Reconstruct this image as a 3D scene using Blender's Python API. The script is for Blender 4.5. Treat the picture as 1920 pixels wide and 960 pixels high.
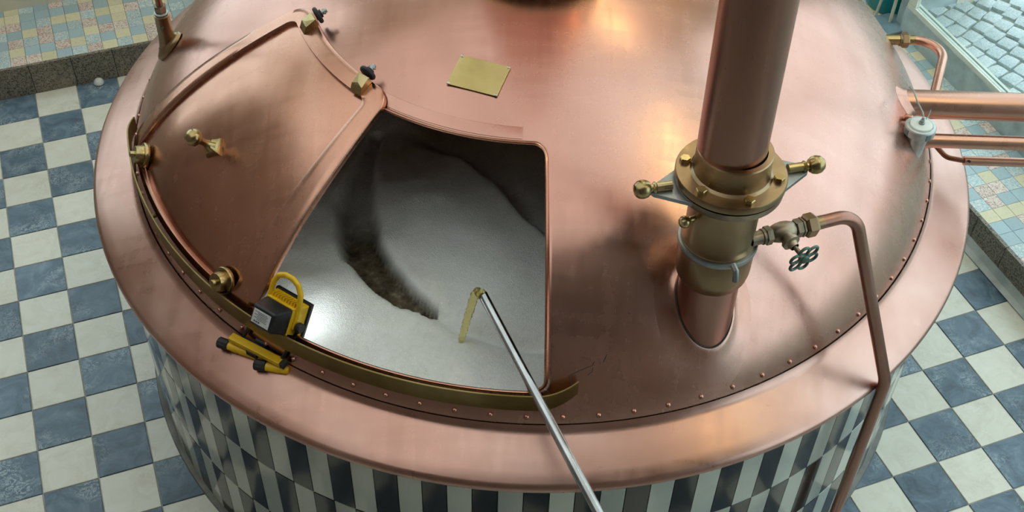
import bpy, math, random
from mathutils import Vector, Matrix
R = math.radians
random.seed(11)
for o in list(bpy.data.objects): bpy.data.objects.remove(o, do_unlink=True)
SC = bpy.context.scene
COL = SC.collection

# ------------------------------------------------------------------ camera, sky, exposure
cam_d = bpy.data.cameras.new('camera'); cam = bpy.data.objects.new('camera', cam_d); COL.objects.link(cam)
PITCH, ROLL = .8083973, .0309088
CAM = Vector((-.06105, -3.43237, 3.86041))
fwd = Vector((0, math.cos(PITCH), -math.sin(PITCH))); rt0 = Vector((1, 0, 0)); up0 = rt0.cross(fwd)
rt = rt0*math.cos(ROLL)+up0*math.sin(ROLL); up = -rt0*math.sin(ROLL)+up0*math.cos(ROLL)
m3 = Matrix((rt, up, -fwd)).transposed()
cam.matrix_world = Matrix.Translation(CAM) @ m3.to_4x4()
cam_d.sensor_width = 36; cam_d.lens = 2275.72/1920*36; cam_d.clip_start = .05; cam_d.clip_end = 200
SC.camera = cam
SC.view_settings.view_transform = 'Standard'; SC.view_settings.look = 'None'
SC.view_settings.gamma = 1; SC.view_settings.use_curve_mapping = False
SC.view_settings.exposure = .36
wd = bpy.data.worlds.new('sky'); SC.world = wd; wd.use_nodes = True
bg = wd.node_tree.nodes['Background']; bg.inputs[0].default_value = (.86, .95, 1, 1); bg.inputs[1].default_value = 1.85

PHI = .38133                      # the room is turned by this angle against the camera
CU, SU = math.cos(PHI), math.sin(PHI)
def uv(u, v, z=0): return Vector((CU*u-SU*v, SU*u+CU*v, z))
ROOM = {'back': 2.60, 'front': -6.6, 'left': -4.2, 'right': 2.43, 'ceil': 5.2}

# ------------------------------------------------------------------ materials
MATS = {}
def nm(name):
    m = bpy.data.materials.new(name); m.use_nodes = True; MATS[name] = m
    nt = m.node_tree; b = nt.nodes['Principled BSDF']; return m, nt, b
def N(nt, t, **k):
    n = nt.nodes.new(t)
    for a, v in k.items():
        if a.startswith('i_'): n.inputs[a[2:].replace('_', ' ')].default_value = v
        else: setattr(n, a, v)
    return n
def coords(nt, scale=(1, 1, 1), rnd=False, kind='Object'):
    tc = N(nt, 'ShaderNodeTexCoord'); mp = N(nt, 'ShaderNodeMapping'); mp.inputs['Scale'].default_value = scale
    src = tc.outputs[kind]
    if rnd:
        oi = N(nt, 'ShaderNodeObjectInfo'); ml = N(nt, 'ShaderNodeMath', operation='MULTIPLY'); ml.inputs[1].default_value = 37.
        nt.links.new(oi.outputs['Random'], ml.inputs[0])
        va = N(nt, 'ShaderNodeVectorMath', operation='ADD'); nt.links.new(src, va.inputs[0]); nt.links.new(ml.outputs[0], va.inputs[1]); src = va.outputs[0]
    nt.links.new(src, mp.inputs['Vector']); return mp.outputs[0]
def noise(nt, vec, scale, detail=4, rough=.55, dist=0):
    n = N(nt, 'ShaderNodeTexNoise'); n.inputs['Scale'].default_value = scale; n.inputs['Detail'].default_value = detail
    n.inputs['Roughness'].default_value = rough; n.inputs['Distortion'].default_value = dist
    nt.links.new(vec, n.inputs['Vector']); return n.outputs['Fac']
def ramp(nt, fac, stops):
    r = N(nt, 'ShaderNodeValToRGB'); e = r.color_ramp.elements
    while len(e) < len(stops): e.new(.5)
    for x, (p, c) in zip(e, stops): x.position = p; x.color = (*c, 1) if len(c) == 3 else c
    nt.links.new(fac, r.inputs[0]); return r.outputs[0]
def mix(nt, fac, a, b, mode='MIX'):
    n = N(nt, 'ShaderNodeMix', data_type='RGBA', blend_type=mode)
    for s, v in ((n.inputs[0], fac), (n.inputs[6], a), (n.inputs[7], b)):
        if hasattr(v, 'is_output'): nt.links.new(v, s)
        else: s.default_value = v if isinstance(v, float) else (*v, 1)
    return n.outputs[2]
def mrange(nt, fac, a, b, c=.0, d=1.):
    n = N(nt, 'ShaderNodeMapRange'); n.inputs[1].default_value = c; n.inputs[2].default_value = d; n.inputs[3].default_value = a; n.inputs[4].default_value = b
    nt.links.new(fac, n.inputs[0]); return n.outputs[0]
def bump(nt, b, h, strength, dist=.002):
    n = N(nt, 'ShaderNodeBump'); n.inputs['Strength'].default_value = strength; n.inputs['Distance'].default_value = dist
    nt.links.new(h, n.inputs['Height']); nt.links.new(n.outputs[0], b.inputs['Normal'])
L_ = lambda nt, a, b: nt.links.new(a, b)
def metal(name, c1, c2, c3, r0, r1, sc=3, streak=(1, 1, 1), met=1., bmp=.15, spots=None):
    m, nt, b = nm(name)
    v = coords(nt, streak); n1 = noise(nt, v, sc, 2, .5, .3); n2 = noise(nt, v, sc*3.1, 3, .5, .15); n3 = noise(nt, v, 5, 2, .4)
    sc1 = noise(nt, coords(nt, (12, 1.0, 2.5)), 3, 3, .5, .3); sc2 = noise(nt, coords(nt, (1.0, 11, 3)), 3, 3, .5, .3)
    col = ramp(nt, n1, [(.30, c1), (.5, c2), (.70, c3)])
    col = mix(nt, mrange(nt, n2, 0., .40, .45, .80), col, c1)
    if spots: col = mix(nt, mrange(nt, noise(nt, coords(nt), sc*2.3, 6, .7, 1.), 0., .9, .62, .72), col, spots)
    L_(nt, col, b.inputs['Base Color']); b.inputs['Metallic'].default_value = met
    ad = N(nt, 'ShaderNodeMath', operation='ADD'); L_(nt, sc1, ad.inputs[0]); L_(nt, sc2, ad.inputs[1])
    a2 = N(nt, 'ShaderNodeMath', operation='ADD'); L_(nt, ad.outputs[0], a2.inputs[0]); L_(nt, n1, a2.inputs[1])
    L_(nt, mrange(nt, a2.outputs[0], r0, r1, .95, 2.05), b.inputs['Roughness'])
    bump(nt, b, n3, bmp, .004)
    return m
metal('copper', (.49, .255, .19), (.59, .325, .255), (.68, .415, .345), .17, .33, 1.3, (1, 1.5, 1))
metal('copper_rim', (.48, .26, .20), (.57, .33, .265), (.65, .415, .35), .22, .40, 2.2)
metal('copper_door', (.47, .225, .15), (.59, .305, .21), (.68, .38, .28), .17, .34, 1.6, (1.5, 1, 1))
metal('copper_pipe', (.30, .145, .105), (.40, .21, .16), (.50, .29, .23), .24, .38, 4, (1, 1, .15))
metal('copper_pipe_x', (.50, .26, .18), (.64, .36, .27), (.74, .46, .37), .22, .36, 5, (.15, 1, 1))
metal('copper_dark', (.22, .10, .06), (.34, .16, .10), (.44, .23, .15), .28, .45, 6)
metal('brass', (.34, .25, .11), (.47, .36, .17), (.60, .48, .26), .18, .34, 8)
metal('brass_dull', (.27, .18, .10), (.36, .25, .145), (.46, .34, .21), .26, .42, 5, spots=(.22, .16, .10))
metal('brass_rail', (.20, .145, .05), (.27, .20, .075), (.36, .28, .12), .30, .44, 6)
metal('brass_plate', (.46, .36, .14), (.54, .43, .18), (.62, .50, .24), .38, .5, 9)
metal('bronze_old', (.18, .14, .10), (.30, .24, .17), (.44, .36, .26), .34, .5, 14, spots=(.22, .26, .22))
metal('patina', (.05, .09, .07), (.09, .15, .12), (.18, .26, .22), .4, .55, 20, met=.6)
metal('lead_grey', (.22, .24, .24), (.34, .37, .37), (.46, .49, .48), .35, .5, 12)
metal('steel', (.30, .32, .33), (.50, .53, .55), (.66, .69, .71), .16, .3, 7, (1, 1, .2))
metal('screw', (.4, .4, .38), (.6, .6, .58), (.7, .7, .68), .25, .35, 20)
metal('inner_wall', (.10, .09, .08), (.14, .13, .12), (.2, .18, .16), .5, .7, 6)
def plain(name, c, rough=.5, var=.06, sc=20, bmp=.1, met=0., coat=0.):
    m, nt, b = nm(name); v = coords(nt); n = noise(nt, v, sc, 4)
    lo = tuple(max(0, x*(1-var*2)) for x in c); hi = tuple(min(1, x*(1+var*2)) for x in c)
    L_(nt, ramp(nt, n, [(.3, lo), (.7, hi)]), b.inputs['Base Color']); b.inputs['Roughness'].default_value = rough
    b.inputs['Metallic'].default_value = met
    if coat: b.inputs['Coat Weight'].default_value = coat; b.inputs['Coat Roughness'].default_value = .08
    if bmp: bump(nt, b, noise(nt, v, sc*8, 2), bmp, .001)
    return m
plain('yellow_paint', (.78, .47, .01), .35, .05, 30)
plain('black_plastic', (.012, .012, .014), .38, .2, 30)
plain('black_rubber', (.018, .018, .018), .6, .2, 40)
plain('paper_label', (.62, .63, .62), .6, .05, 60)
plain('label_ink', (.10, .10, .11), .6, .05, 60)
plain('grout', (.42, .41, .36), .8, .12, 25)
plain('grout_dark', (.10, .095, .085), .8, .2, 30)
plain('grout_light', (.38, .42, .42), .8, .1, 30)
plain('cove', (.48, .52, .50), .5, .12, 9)
plain('cove_dark', (.17, .17, .15), .5, .2, 9)
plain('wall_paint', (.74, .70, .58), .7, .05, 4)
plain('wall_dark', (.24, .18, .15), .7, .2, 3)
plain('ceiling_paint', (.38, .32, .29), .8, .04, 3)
plain('frame_paint', (.72, .74, .64), .4, .05, 10)
plain('frame_dark', (.20, .26, .26), .5, .1, 10)
plain('sill_paint', (.40, .48, .48), .45, .15, 7)
plain('corner_floor', (.13, .11, .085), .5, .3, 14)
plain('teal_plastic', (.0, .26, .29), .35, .08, 9)
plain('blue_grey_plastic', (.22, .34, .40), .4, .1, 16)
plain('pale_wood', (.62, .62, .48), .5, .1, 10)
plain('white_plastic', (.72, .75, .70), .35, .05, 20)
plain('cap_ring', (.50, .54, .52), .35, .1, 20, met=.5)
plain('dark_joint', (.03, .025, .022), .7, .2, 20)
plain('pavement_bed', (.25, .29, .24), .9, .25, 12)
plain('street', (.45, .48, .46), .9, .1, 2)
def speck(name, c, dots, amt):
    m, nt, b = nm(name); v = coords(nt, rnd=True); oi = N(nt, 'ShaderNodeObjectInfo')
    vn = N(nt, 'ShaderNodeTexVoronoi', feature='F1'); vn.inputs['Scale'].default_value = 190; L_(nt, v, vn.inputs['Vector'])
    wn = N(nt, 'ShaderNodeSeparateColor'); L_(nt, vn.outputs['Color'], wn.inputs[0])
    col = c
    for i, d in enumerate(dots):
        f = mrange(nt, wn.outputs[i % 3], 0., 1., 1-amt, 1-amt+.02); col = mix(nt, f, col, d)
    col = mix(nt, mrange(nt, noise(nt, v, 12, 4), 0., .25, .4, .8), col, tuple(x*.8 for x in c))
    hs = N(nt, 'ShaderNodeHueSaturation'); L_(nt, col, hs.inputs['Color']); L_(nt, mrange(nt, oi.outputs['Random'], .90, 1.06), hs.inputs['Value'])
    L_(nt, hs.outputs[0], b.inputs['Base Color']); b.inputs['Roughness'].default_value = .42
    bump(nt, b, noise(nt, v, 60, 3), .12, .001); return m
speck('mosaic_yellow', (.80, .74, .50), [(.74, .64, .42)], .12)
speck('mosaic_blue', (.42, .55, .58), [(.37, .50, .54)], .12)
speck('mosaic_blue_speckled', (.56, .67, .67), [(.78, .80, .73), (.38, .52, .56)], .26)
speck('mosaic_pink_speckled', (.72, .60, .53), [(.55, .30, .24), (.85, .77, .66)], .30)
speck('granite', (.20, .17, .125), [(.33, .28, .21), (.07, .06, .05), (.26, .22, .17)], .34)
speck('cobble', (.52, .58, .57), [(.62, .66, .64), (.40, .46, .46)], .25)
def floor_tile(name, stops, vein, lo, hi):
    m, nt, b = nm(name); v = coords(nt, rnd=True); oi = N(nt, 'ShaderNodeObjectInfo')
    n1 = noise(nt, v, 9, 6, .62, 1.2); n2 = noise(nt, v, 22, 5, .65, 2.2)
    col = ramp(nt, n1, stops)
    rid = N(nt, 'ShaderNodeMath', operation='SUBTRACT'); L_(nt, n2, rid.inputs[0]); rid.inputs[1].default_value = .5
    ab = N(nt, 'ShaderNodeMath', operation='ABSOLUTE'); L_(nt, rid.outputs[0], ab.inputs[0])
    line = mrange(nt, ab.outputs[0], 1., 0., .0, .05)
    msk = mrange(nt, noise(nt, v, 6, 3), 0., vein[3], .48, .66)
    mm = N(nt, 'ShaderNodeMath', operation='MULTIPLY'); L_(nt, line, mm.inputs[0]); L_(nt, msk, mm.inputs[1])
    col = mix(nt, mm.outputs[0], col, vein[:3])
    hs = N(nt, 'ShaderNodeHueSaturation'); L_(nt, col, hs.inputs['Color']); L_(nt, mrange(nt, oi.outputs['Random'], lo, hi), hs.inputs['Value'])
    L_(nt, hs.outputs[0], b.inputs['Base Color'])
    L_(nt, mrange(nt, n1, .22, .42), b.inputs['Roughness']); bump(nt, b, n1, .25, .004); return m
floor_tile('tile_slate', [(.25, (.055, .085, .11)), (.5, (.115, .175, .23)), (.75, (.22, .295, .355))], (.50, .58, .60, .85), .8, 1.15)
floor_tile('tile_cream', [(.25, (.70, .67, .55)), (.5, (.80, .78, .66)), (.75, (.85, .84, .74))], (.50, .46, .34, .35), .94, 1.05)
def glazed(name, c, var):
    m, nt, b = nm(name); oi = N(nt, 'ShaderNodeObjectInfo'); v = coords(nt, rnd=True)
    n1 = noise(nt, v, 14, 4); col = mix(nt, mrange(nt, n1, 0., .5, .4, .75), c, tuple(x*var for x in c))
    hs = N(nt, 'ShaderNodeHueSaturation'); L_(nt, col, hs.inputs['Color']); L_(nt, mrange(nt, oi.outputs['Random'], .85, 1.1), hs.inputs['Value'])
    L_(nt, hs.outputs[0], b.inputs['Base Color']); b.inputs['Roughness'].default_value = .12
    bump(nt, b, noise(nt, v, 9, 2), .12, .004); return m
glazed('tile_white', (.50, .53, .46), .88); glazed('tile_black', (.018, .016, .015), 1.6)
def m_foam():
    m, nt, b = nm('foam'); v = coords(nt)
    n1 = noise(nt, v, 5, 6, .6, .5); at = N(nt, 'ShaderNodeAttribute', attribute_name='wort')
    col = ramp(nt, n1, [(.3, (.82, .86, .81)), (.7, (.93, .96, .94))])
    col = mix(nt, mrange(nt, noise(nt, v, 55, 4, .7), 0., .5, .45, .75), col, (.72, .76, .71))
    v2 = N(nt, 'ShaderNodeTexVoronoi'); v2.inputs['Scale'].default_value = 62; L_(nt, v, v2.inputs['Vector'])
    col = mix(nt, mrange(nt, v2.outputs['Distance'], 1., 0., .10, .18), col, (1., 1., 1.))  # glints of bubbles painted into the foam colour as white dots
    br = ramp(nt, noise(nt, v, 28, 6, .65), [(.34, (.045, .036, .024)), (.55, (.15, .12, .075)), (.75, (.36, .33, .25))])
    L_(nt, mix(nt, at.outputs['Fac'], col, br), b.inputs['Base Color'])
    vo = N(nt, 'ShaderNodeTexVoronoi'); vo.inputs['Scale'].default_value = 240; L_(nt, v, vo.inputs['Vector'])
    b.inputs['Roughness'].default_value = .75; b.inputs['Specular IOR Level'].default_value = .25; b.inputs['Subsurface Weight'].default_value = .25; b.inputs['Subsurface Radius'].default_value = (.02, .02, .015)
    ad = N(nt, 'ShaderNodeMath', operation='ADD'); L_(nt, vo.outputs['Distance'], ad.inputs[0]); L_(nt, n1, ad.inputs[1])
    n5 = noise(nt, v, 16, 5, .6); a3 = N(nt, 'ShaderNodeMath', operation='MULTIPLY_ADD'); L_(nt, n5, a3.inputs[0]); a3.inputs[1].default_value = 3.; L_(nt, ad.outputs[0], a3.inputs[2])
    bump(nt, b, a3.outputs[0], .42, .006)
m_foam()
def m_beer():
    m, nt, b = nm('beer'); b.inputs['Base Color'].default_value = (1., .90, .42, 1); b.inputs['Roughness'].default_value = .06
    b.inputs['Transmission Weight'].default_value = .9; b.inputs['IOR'].default_value = 1.33
    bump(nt, b, noise(nt, coords(nt), 60, 3), .6, .004)
m_beer()
def m_glass():
    m = bpy.data.materials.new('window_glass'); m.use_nodes = True; MATS['window_glass'] = m; nt = m.node_tree
    out = nt.nodes['Material Output']; nt.nodes.remove(nt.nodes['Principled BSDF'])
    tr = N(nt, 'ShaderNodeBsdfTransparent'); tr.inputs[0].default_value = (.90, .97, .98, 1); gl = N(nt, 'ShaderNodeBsdfGlossy'); gl.inputs['Roughness'].default_value = .03
    mx = N(nt, 'ShaderNodeMixShader'); mx.inputs[0].default_value = .05; L_(nt, tr.outputs[0], mx.inputs[1]); L_(nt, gl.outputs[0], mx.inputs[2]); L_(nt, mx.outputs[0], out.inputs[0])
m_glass()
def m_roof():  # translucent material of the added overhead sheet that lets sky light in
    m = bpy.data.materials.new('fill_translucent'); m.use_nodes = True; MATS['fill_translucent'] = m; nt = m.node_tree
    out = nt.nodes['Material Output']; nt.nodes.remove(nt.nodes['Principled BSDF'])
    tr = N(nt, 'ShaderNodeBsdfTranslucent'); n = noise(nt, coords(nt), 3, 3)
    L_(nt, ramp(nt, n, [(.3, (.53, .51, .47)), (.7, (.58, .56, .52))]), tr.inputs[0]); L_(nt, tr.outputs[0], out.inputs[0])
m_roof()
def m_lamp(name, c, s):
    m, nt, b = nm(name); b.inputs['Base Color'].default_value = (*c, 1); b.inputs['Emission Color'].default_value = (*c, 1); b.inputs['Emission Strength'].default_value = s
m_lamp('tube_glow', (1., .84, .36), 14.)
m_lamp('flood_glass', (.92, .97, 1.), 3.)

# ------------------------------------------------------------------ mesh helpers
class MB:
    def __init__(s): s.v = []; s.f = []
    def add(s, vs, fs):
        b = len(s.v); s.v += [Vector(x) for x in vs]; s.f += [tuple(i+b for i in f) for f in fs]; return s
    def grid(s, rows, closed=False, rows_closed=False):
        n = len(rows[0]); vs = [p for r in rows for p in r]; fs = []
        m = len(rows); w = n if closed else n-1; h = m if rows_closed else m-1
        for i in range(h):
            for j in range(w):
                a, b = i*n+j, i*n+(j+1) % n; c, d = ((i+1) % m)*n+(j+1) % n, ((i+1) % m)*n+j
                fs.append((a, b, c, d))
        return s.add(vs, fs)
    def lathe(s, prof, n=32, o=(0, 0, 0), z=(0, 0, 1), caps=True):
        o = Vector(o); z = Vector(z).normalized(); x = z.orthogonal().normalized(); y = z.cross(x)
        rows = [[o+z*h+(x*math.cos(2*math.pi*k/n)+y*math.sin(2*math.pi*k/n))*r for k in range(n)] for r, h in prof]
        b = len(s.v); s.grid(rows, closed=True)
        if caps:
            if prof[0][0] > 1e-5: s.f.append(tuple(b+k for k in reversed(range(n))))
            if prof[-1][0] > 1e-5: s.f.append(tuple(b+(len(prof)-1)*n+k for k in range(n)))
        return s
    def cyl(s, a, b, r, n=24, r2=None, bev=0):
        a = Vector(a); b = Vector(b); L = (b-a).length; r2 = r if r2 is None else r2
        p = [(r-bev, 0), (r, bev), (r2, L-bev), (r2-bev, L)] if bev else [(r, 0), (r2, L)]
        return s.lathe(p, n, a, b-a)
    def tube(s, path, r, n=16, closed=False, caps=True):
        P = [Vector(p) for p in path]; rows = []; m = len(P); rr = r if isinstance(r, (list, tuple)) else [r]*m
        t0 = (P[1]-P[0]).normalized(); x = t0.orthogonal().normalized()
        for i in range(m):
            if closed: t = (P[(i+1) % m]-P[i-1]).normalized()
            else: t = (P[min(i+1, m-1)]-P[max(i-1, 0)]).normalized()
            x = (x-t*x.dot(t)).normalized(); y = t.cross(x)
            rows.append([P[i]+(x*math.cos(2*math.pi*k/n)+y*math.sin(2*math.pi*k/n))*rr[i] for k in range(n)])
        b = len(s.v); s.grid(rows, closed=True, rows_closed=closed)
        if caps and not closed: s.f.append(tuple(b+k for k in reversed(range(n)))); s.f.append(tuple(b+(m-1)*n+k for k in range(n)))
        return s
    def box(s, c, hx, hy, hz, ax=None):
        c = Vector(c); X, Y, Z = ax if ax else (Vector((1, 0, 0)), Vector((0, 1, 0)), Vector((0, 0, 1)))
        vs = [c+X*(hx*i)+Y*(hy*j)+Z*(hz*k) for i in (-1, 1) for j in (-1, 1) for k in (-1, 1)]
        return s.add(vs, [(0, 1, 3, 2), (4, 6, 7, 5), (0, 4, 5, 1), (2, 3, 7, 6), (0, 2, 6, 4), (1, 5, 7, 3)])
    def prism(s, poly, h0, h1, o=(0, 0, 0), ax=None):
        o = Vector(o); X, Y, Z = ax if ax else (Vector((1, 0, 0)), Vector((0, 1, 0)), Vector((0, 0, 1))); n = len(poly)
        vs = [o+X*p[0]+Y*p[1]+Z*h for h in (h0, h1) for p in poly]
        return s.add(vs, [tuple(reversed(range(n))), tuple(range(n, 2*n))]+[(i, (i+1) % n, n+(i+1) % n, n+i) for i in range(n)])
    def sphere(s, c, r, n=20, z=(0, 0, 1), sq=1.):
        return s.lathe([(r*math.sin(math.pi*k/(n//2)), -r*sq*math.cos(math.pi*k/(n//2))) for k in range(n//2+1)], n, c, z, caps=False)
def root_loc(p):
    l = Vector((0, 0, 0))
    while p is not None: l = l+p.location; p = p.parent
    return l
def mesh_of(name, mb, shift=Vector((0, 0, 0)), smooth=35, fix=True):
    me = bpy.data.meshes.new(name); me.from_pydata([tuple(v-shift) for v in mb.v], [], mb.f); me.update()
    if fix:
        import bmesh
        bm = bmesh.new(); bm.from_mesh(me); bmesh.ops.remove_doubles(bm, verts=bm.verts, dist=1e-6)
        bmesh.ops.recalc_face_normals(bm, faces=bm.faces); bm.to_mesh(me); bm.free()
    if smooth:
        me.polygons.foreach_set('use_smooth', [True]*len(me.polygons)); me.set_sharp_from_angle(angle=R(smooth))
    return me
def obj(name, mb, mat, parent=None, smooth=35, fix=True, bev=0, base=None):
    """one mesh object; geometry is given in world space, its origin goes to the parent's root (or to base)"""
    sh = root_loc(parent) if parent is not None else (Vector(base) if base is not None else Vector((0, 0, 0)))
    me = mesh_of(name, mb, sh, smooth, fix); me.materials.append(MATS[mat])
    o = bpy.data.objects.new(name, me); COL.objects.link(o)
    if parent is not None: o.parent = parent
    else: o.location = sh
    if bev:
        b = o.modifiers.new('bevel', 'BEVEL'); b.width = bev; b.segments = 2; b.limit_method = 'ANGLE'; b.angle_limit = R(40)
    return o
def tag(o, label=None, cat=None, group=None, kind=None):
    if label: o['label'] = label
    if cat: o['category'] = cat
    if group: o['group'] = group
    if kind: o['kind'] = kind
    return o
def thing(name, loc, label, cat, group=None):
    o = bpy.data.objects.new(name, None); COL.objects.link(o); o.location = loc; o.empty_display_size = .05
    return tag(o, label, cat, group)
def inst(name, me, parent, loc, rot=None):
    """a part that shares mesh data; loc is given in the parent's own space"""
    o = bpy.data.objects.new(name, me); COL.objects.link(o); o.parent = parent; o.location = loc
    if rot is not None: o.rotation_mode = 'QUATERNION'; o.rotation_quaternion = rot
    return o
def smooth_path(pts, rad, seg=8):
    """polyline with its inner corners rounded"""
    P = [Vector(p) for p in pts]; out = [P[0]]
    for i in range(1, len(P)-1):
        r = rad[i-1] if isinstance(rad, (list, tuple)) else rad
        a = (P[i-1]-P[i]).normalized(); b = (P[i+1]-P[i]).normalized(); ang = a.angle(b); d = r/math.tan(ang/2)
        p0, p1 = P[i]+a*d, P[i]+b*d
        c = P[i]+(a+b).normalized()*(r/math.sin(ang/2))
        u, w = p0-c, p1-c; th = u.angle(w)
        for k in range(seg+1):
            t = k/seg; out.append(c+(u*math.sin((1-t)*th)+w*math.sin(t*th))/math.sin(th))
    out.append(P[-1]); return out

# ------------------------------------------------------------------ the room
def slab(name, c, hx, hy, hz, mat, kind='structure', parent=None):
    o = obj(name, MB().box((0, 0, 0), hx, hy, hz), mat, None, smooth=0)
    o.location = uv(c[0], c[1], c[2]); o.rotation_euler = (0, 0, PHI)
    if kind: o['kind'] = kind
    return o
T = .2
OU, OV = -10.0485*T, 10.508*T          # the floor grid's origin in the room's frame
floor = slab('floor', (-1.1, -2.25, -.055), 3.2, 4.45, .05, 'grout')
tag(floor, 'chequered floor of cream and slate blue tiles')
def slab_tile(hx, hy, h, ch):
    mb = MB(); a = [(-hx, -hy), (hx, -hy), (hx, hy), (-hx, hy)]; b = [(x*(1-ch/hx), y*(1-ch/hy)) for x, y in a]
    vs = [(*p, 0) for p in a]+[(*p, h-ch) for p in a]+[(*p, h) for p in b]
    fs = [(8, 9, 10, 11)]+[(i, (i+1) % 4, 4+(i+1) % 4, 4+i) for i in range(4)]+[(4+i, 4+(i+1) % 4, 8+(i+1) % 4, 8+i) for i in range(4)]
    return mb.add(vs, fs)
def project(P):
    d = Vector(P)-CAM; z = d.dot(fwd); return 960+2275.72*d.dot(rt)/z, 480-2275.72*d.dot(up)/z
ft = []
for mn in ('tile_slate', 'tile_cream'):
    me = mesh_of('floor_tile', slab_tile(T/2-.0022, T/2-.0022, .008, .0015), smooth=0); me.materials.append(MATS[mn]); ft.append(me)
far = {0: MB(), 1: MB()}
for i in range(-10, 20):
    for j in range(0, 42):
        u, v = OU+(i+.5)*T, OV-(j+.5)*T; k = (i+j) % 2; d = math.hypot(u, v)
        if d < 1.40: continue
        x, y = project(uv(u, v))
        if -160 < x < 2080 and -160 < y < 1120:
            t = inst('floor_tile', ft[k], floor, (u+1.1, v+2.25, .05-.003), None); t.rotation_euler = (random.uniform(-.002, .002), random.uniform(-.002, .002), random.uniform(-.006, .006))
        else:
            far[k].add([(p.x+u+1.1, p.y+v+2.25, p.z+.047) for p in slab_tile(T/2-.0022, T/2-.0022, .008, .0015).v], slab_tile(T/2-.0022, T/2-.0022, .008, .0015).f)
for k, mn in ((0, 'tile_slate'), (1, 'tile_cream')):
    o = obj('floor_tiles', far[k], mn, None, smooth=0, fix=False); o.parent = floor; o['kind'] = 'stuff'

# raised terraces with mosaic tiles and granite kerbs
TZ = .17
MT = .0733
mos = {}
for k, mn in dict(Y='mosaic_yellow', B='mosaic_blue', b='mosaic_blue_speckled', P='mosaic_pink_speckled').items():
    mos[k] = mesh_of('mosaic_tile', slab_tile(MT/2-.0007, MT/2-.0007, .007, .0007), smooth=0); mos[k].materials.append(MATS[mn])
kerb_me = mesh_of('kerb_stone', MB().box((0, 0, 0), .0985, .009, TZ/2-.001), smooth=0); kerb_me.materials.append(MATS['granite'])
def rnd_mosaic(): return random.choice('YYBBbbbPPB')
# back terrace
tb = slab('step_terrace', (-1.1, 2.36, TZ/2-.006), 3.2, .245, TZ/2-.006, 'grout_light'); tag(tb, 'raised mosaic step along the back with a granite kerb')
ROWS = ['BbPPYBbPYbYPBYb', 'PbYBBPYbBYBPYbB', 'YBPbPbBYPPbYPBb', 'BbBYPBbPBYbBBbB', 'bPPBbYYbYYPbYBb', 'BYYBBBBPBYBYPbb', 'bBYbBPbYBPbBYbP']
for r in range(7):
    for k in range(-10, 42):
        u = -1.7298+(k-3)*MT-.0; v = 2.111+(r+.5)*MT
        x, y = project(uv(u, v, TZ))
        if not (-120 < x < 2000 and y > -70): continue
        c = ROWS[r][k+1] if 0 <= k+1 < 15 else rnd_mosaic()
        inst('mosaic_tile', mos[c], tb, (u+MT/2+1.1, v-2.36, TZ/2-.006+.002), None)
for k in range(0, 32):
    u = -4.2+.1+k*.2
    inst('kerb_stone', kerb_me, tb, (u+1.1, 2.101-2.36, .006), None)
# side terrace below the window
ts = slab('step_terrace', (2.225, -1.9, TZ/2-.006), .2, 3.75, TZ/2-.006, 'grout_light'); tag(ts, 'raised mosaic step below the window with a granite kerb')
for r in range(0, 6):
    for k in range(0, 80):
        u = 2.011+(r+.5)*MT; v = 2.02-(k+.5)*MT
        x, y = project(uv(u, v, TZ))
        if not (1560 < x < 2020 and -60 < y < 760): continue
        inst('mosaic_tile', mos[rnd_mosaic()], ts, (u-2.225, v+1.9, TZ/2-.006+.002), None)
for k in range(36):
    o = inst('kerb_stone', kerb_me, ts, (2.001-2.225, 1.95-k*.2+1.9, .006), None); o.rotation_euler = (0, 0, R(90))
cv = MB()
for k in range(2):
    v0, v1 = (2.05, -5.6)
prof = [(1.9915, .05), (1.985, .03), (1.975, .016), (1.955, .009), (1.95, .006)]
cv.grid([[uv(u, 2.05, z) for u, z in prof], [uv(u, -5.6, z) for u, z in prof]])
tag(obj('trim_1', cv, 'cove', None), 'grey cove strip along the foot of the granite kerb', kind='structure')

# walls, ceiling, windows
B_, F_, LF, RT, CE = ROOM['back'], ROOM['front'], ROOM['left'], ROOM['right'], ROOM['ceil']
def wall_with_openings(name, origin, along, length, thick_dir, mat, openings, height, th=.1):
    """wall along a line of the room, cut by openings (a0,a1,z0,z1); boxes joined to one shell"""
    mb = MB(); cuts = sorted(openings); X = along; Y = thick_dir
    def pc(a0, a1, z0, z1):
        if a1-a0 > 1e-4 and z1-z0 > 1e-4: mb.box(origin+X*((a0+a1)/2)+Y*th+Vector((0, 0, (z0+z1)/2)), (a1-a0)/2, th, (z1-z0)/2, (X, Y, Vector((0, 0, 1))))
    a = 0
    for (a0, a1, z0, z1) in cuts:
        pc(a, a0, 0, height); pc(a0, a1, 0, z0); pc(a0, a1, z1, height); a = a1
    pc(a, length, 0, height)
    return tag(obj(name, mb, mat, None, smooth=0, fix=False), kind='structure')
U = uv(1, 0); V = uv(0, 1)
wall_with_openings('wall_back', uv(LF, B_), U, 2.75-LF, V, 'wall_paint', [(.7, 3.0, 1.3, 4.2), (3.5, 5.8, 1.3, 4.2)], CE)
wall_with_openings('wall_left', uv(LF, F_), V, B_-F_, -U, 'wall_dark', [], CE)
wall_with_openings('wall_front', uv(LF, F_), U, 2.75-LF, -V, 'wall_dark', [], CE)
wall_with_openings('wall_right', uv(RT, F_), V, .95-F_, U, 'sill_paint', [(.5, .95-F_-.0, .32, 4.55)], CE, .028)
wall_with_openings('wall_corner', uv(2.75, .95), V, B_-.95, U, 'wall_paint', [], CE)
slab('floor_corner', (2.59, 1.80, TZ/2-.004), .16, .80, TZ/2-.004, 'corner_floor')
slab('wall_jamb', (2.70, .985, CE/2), .25, .033, CE/2, 'sill_paint')
CV = -3.0                                  # added translucent light sheet from the back wall up to here, plaster beyond
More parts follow.
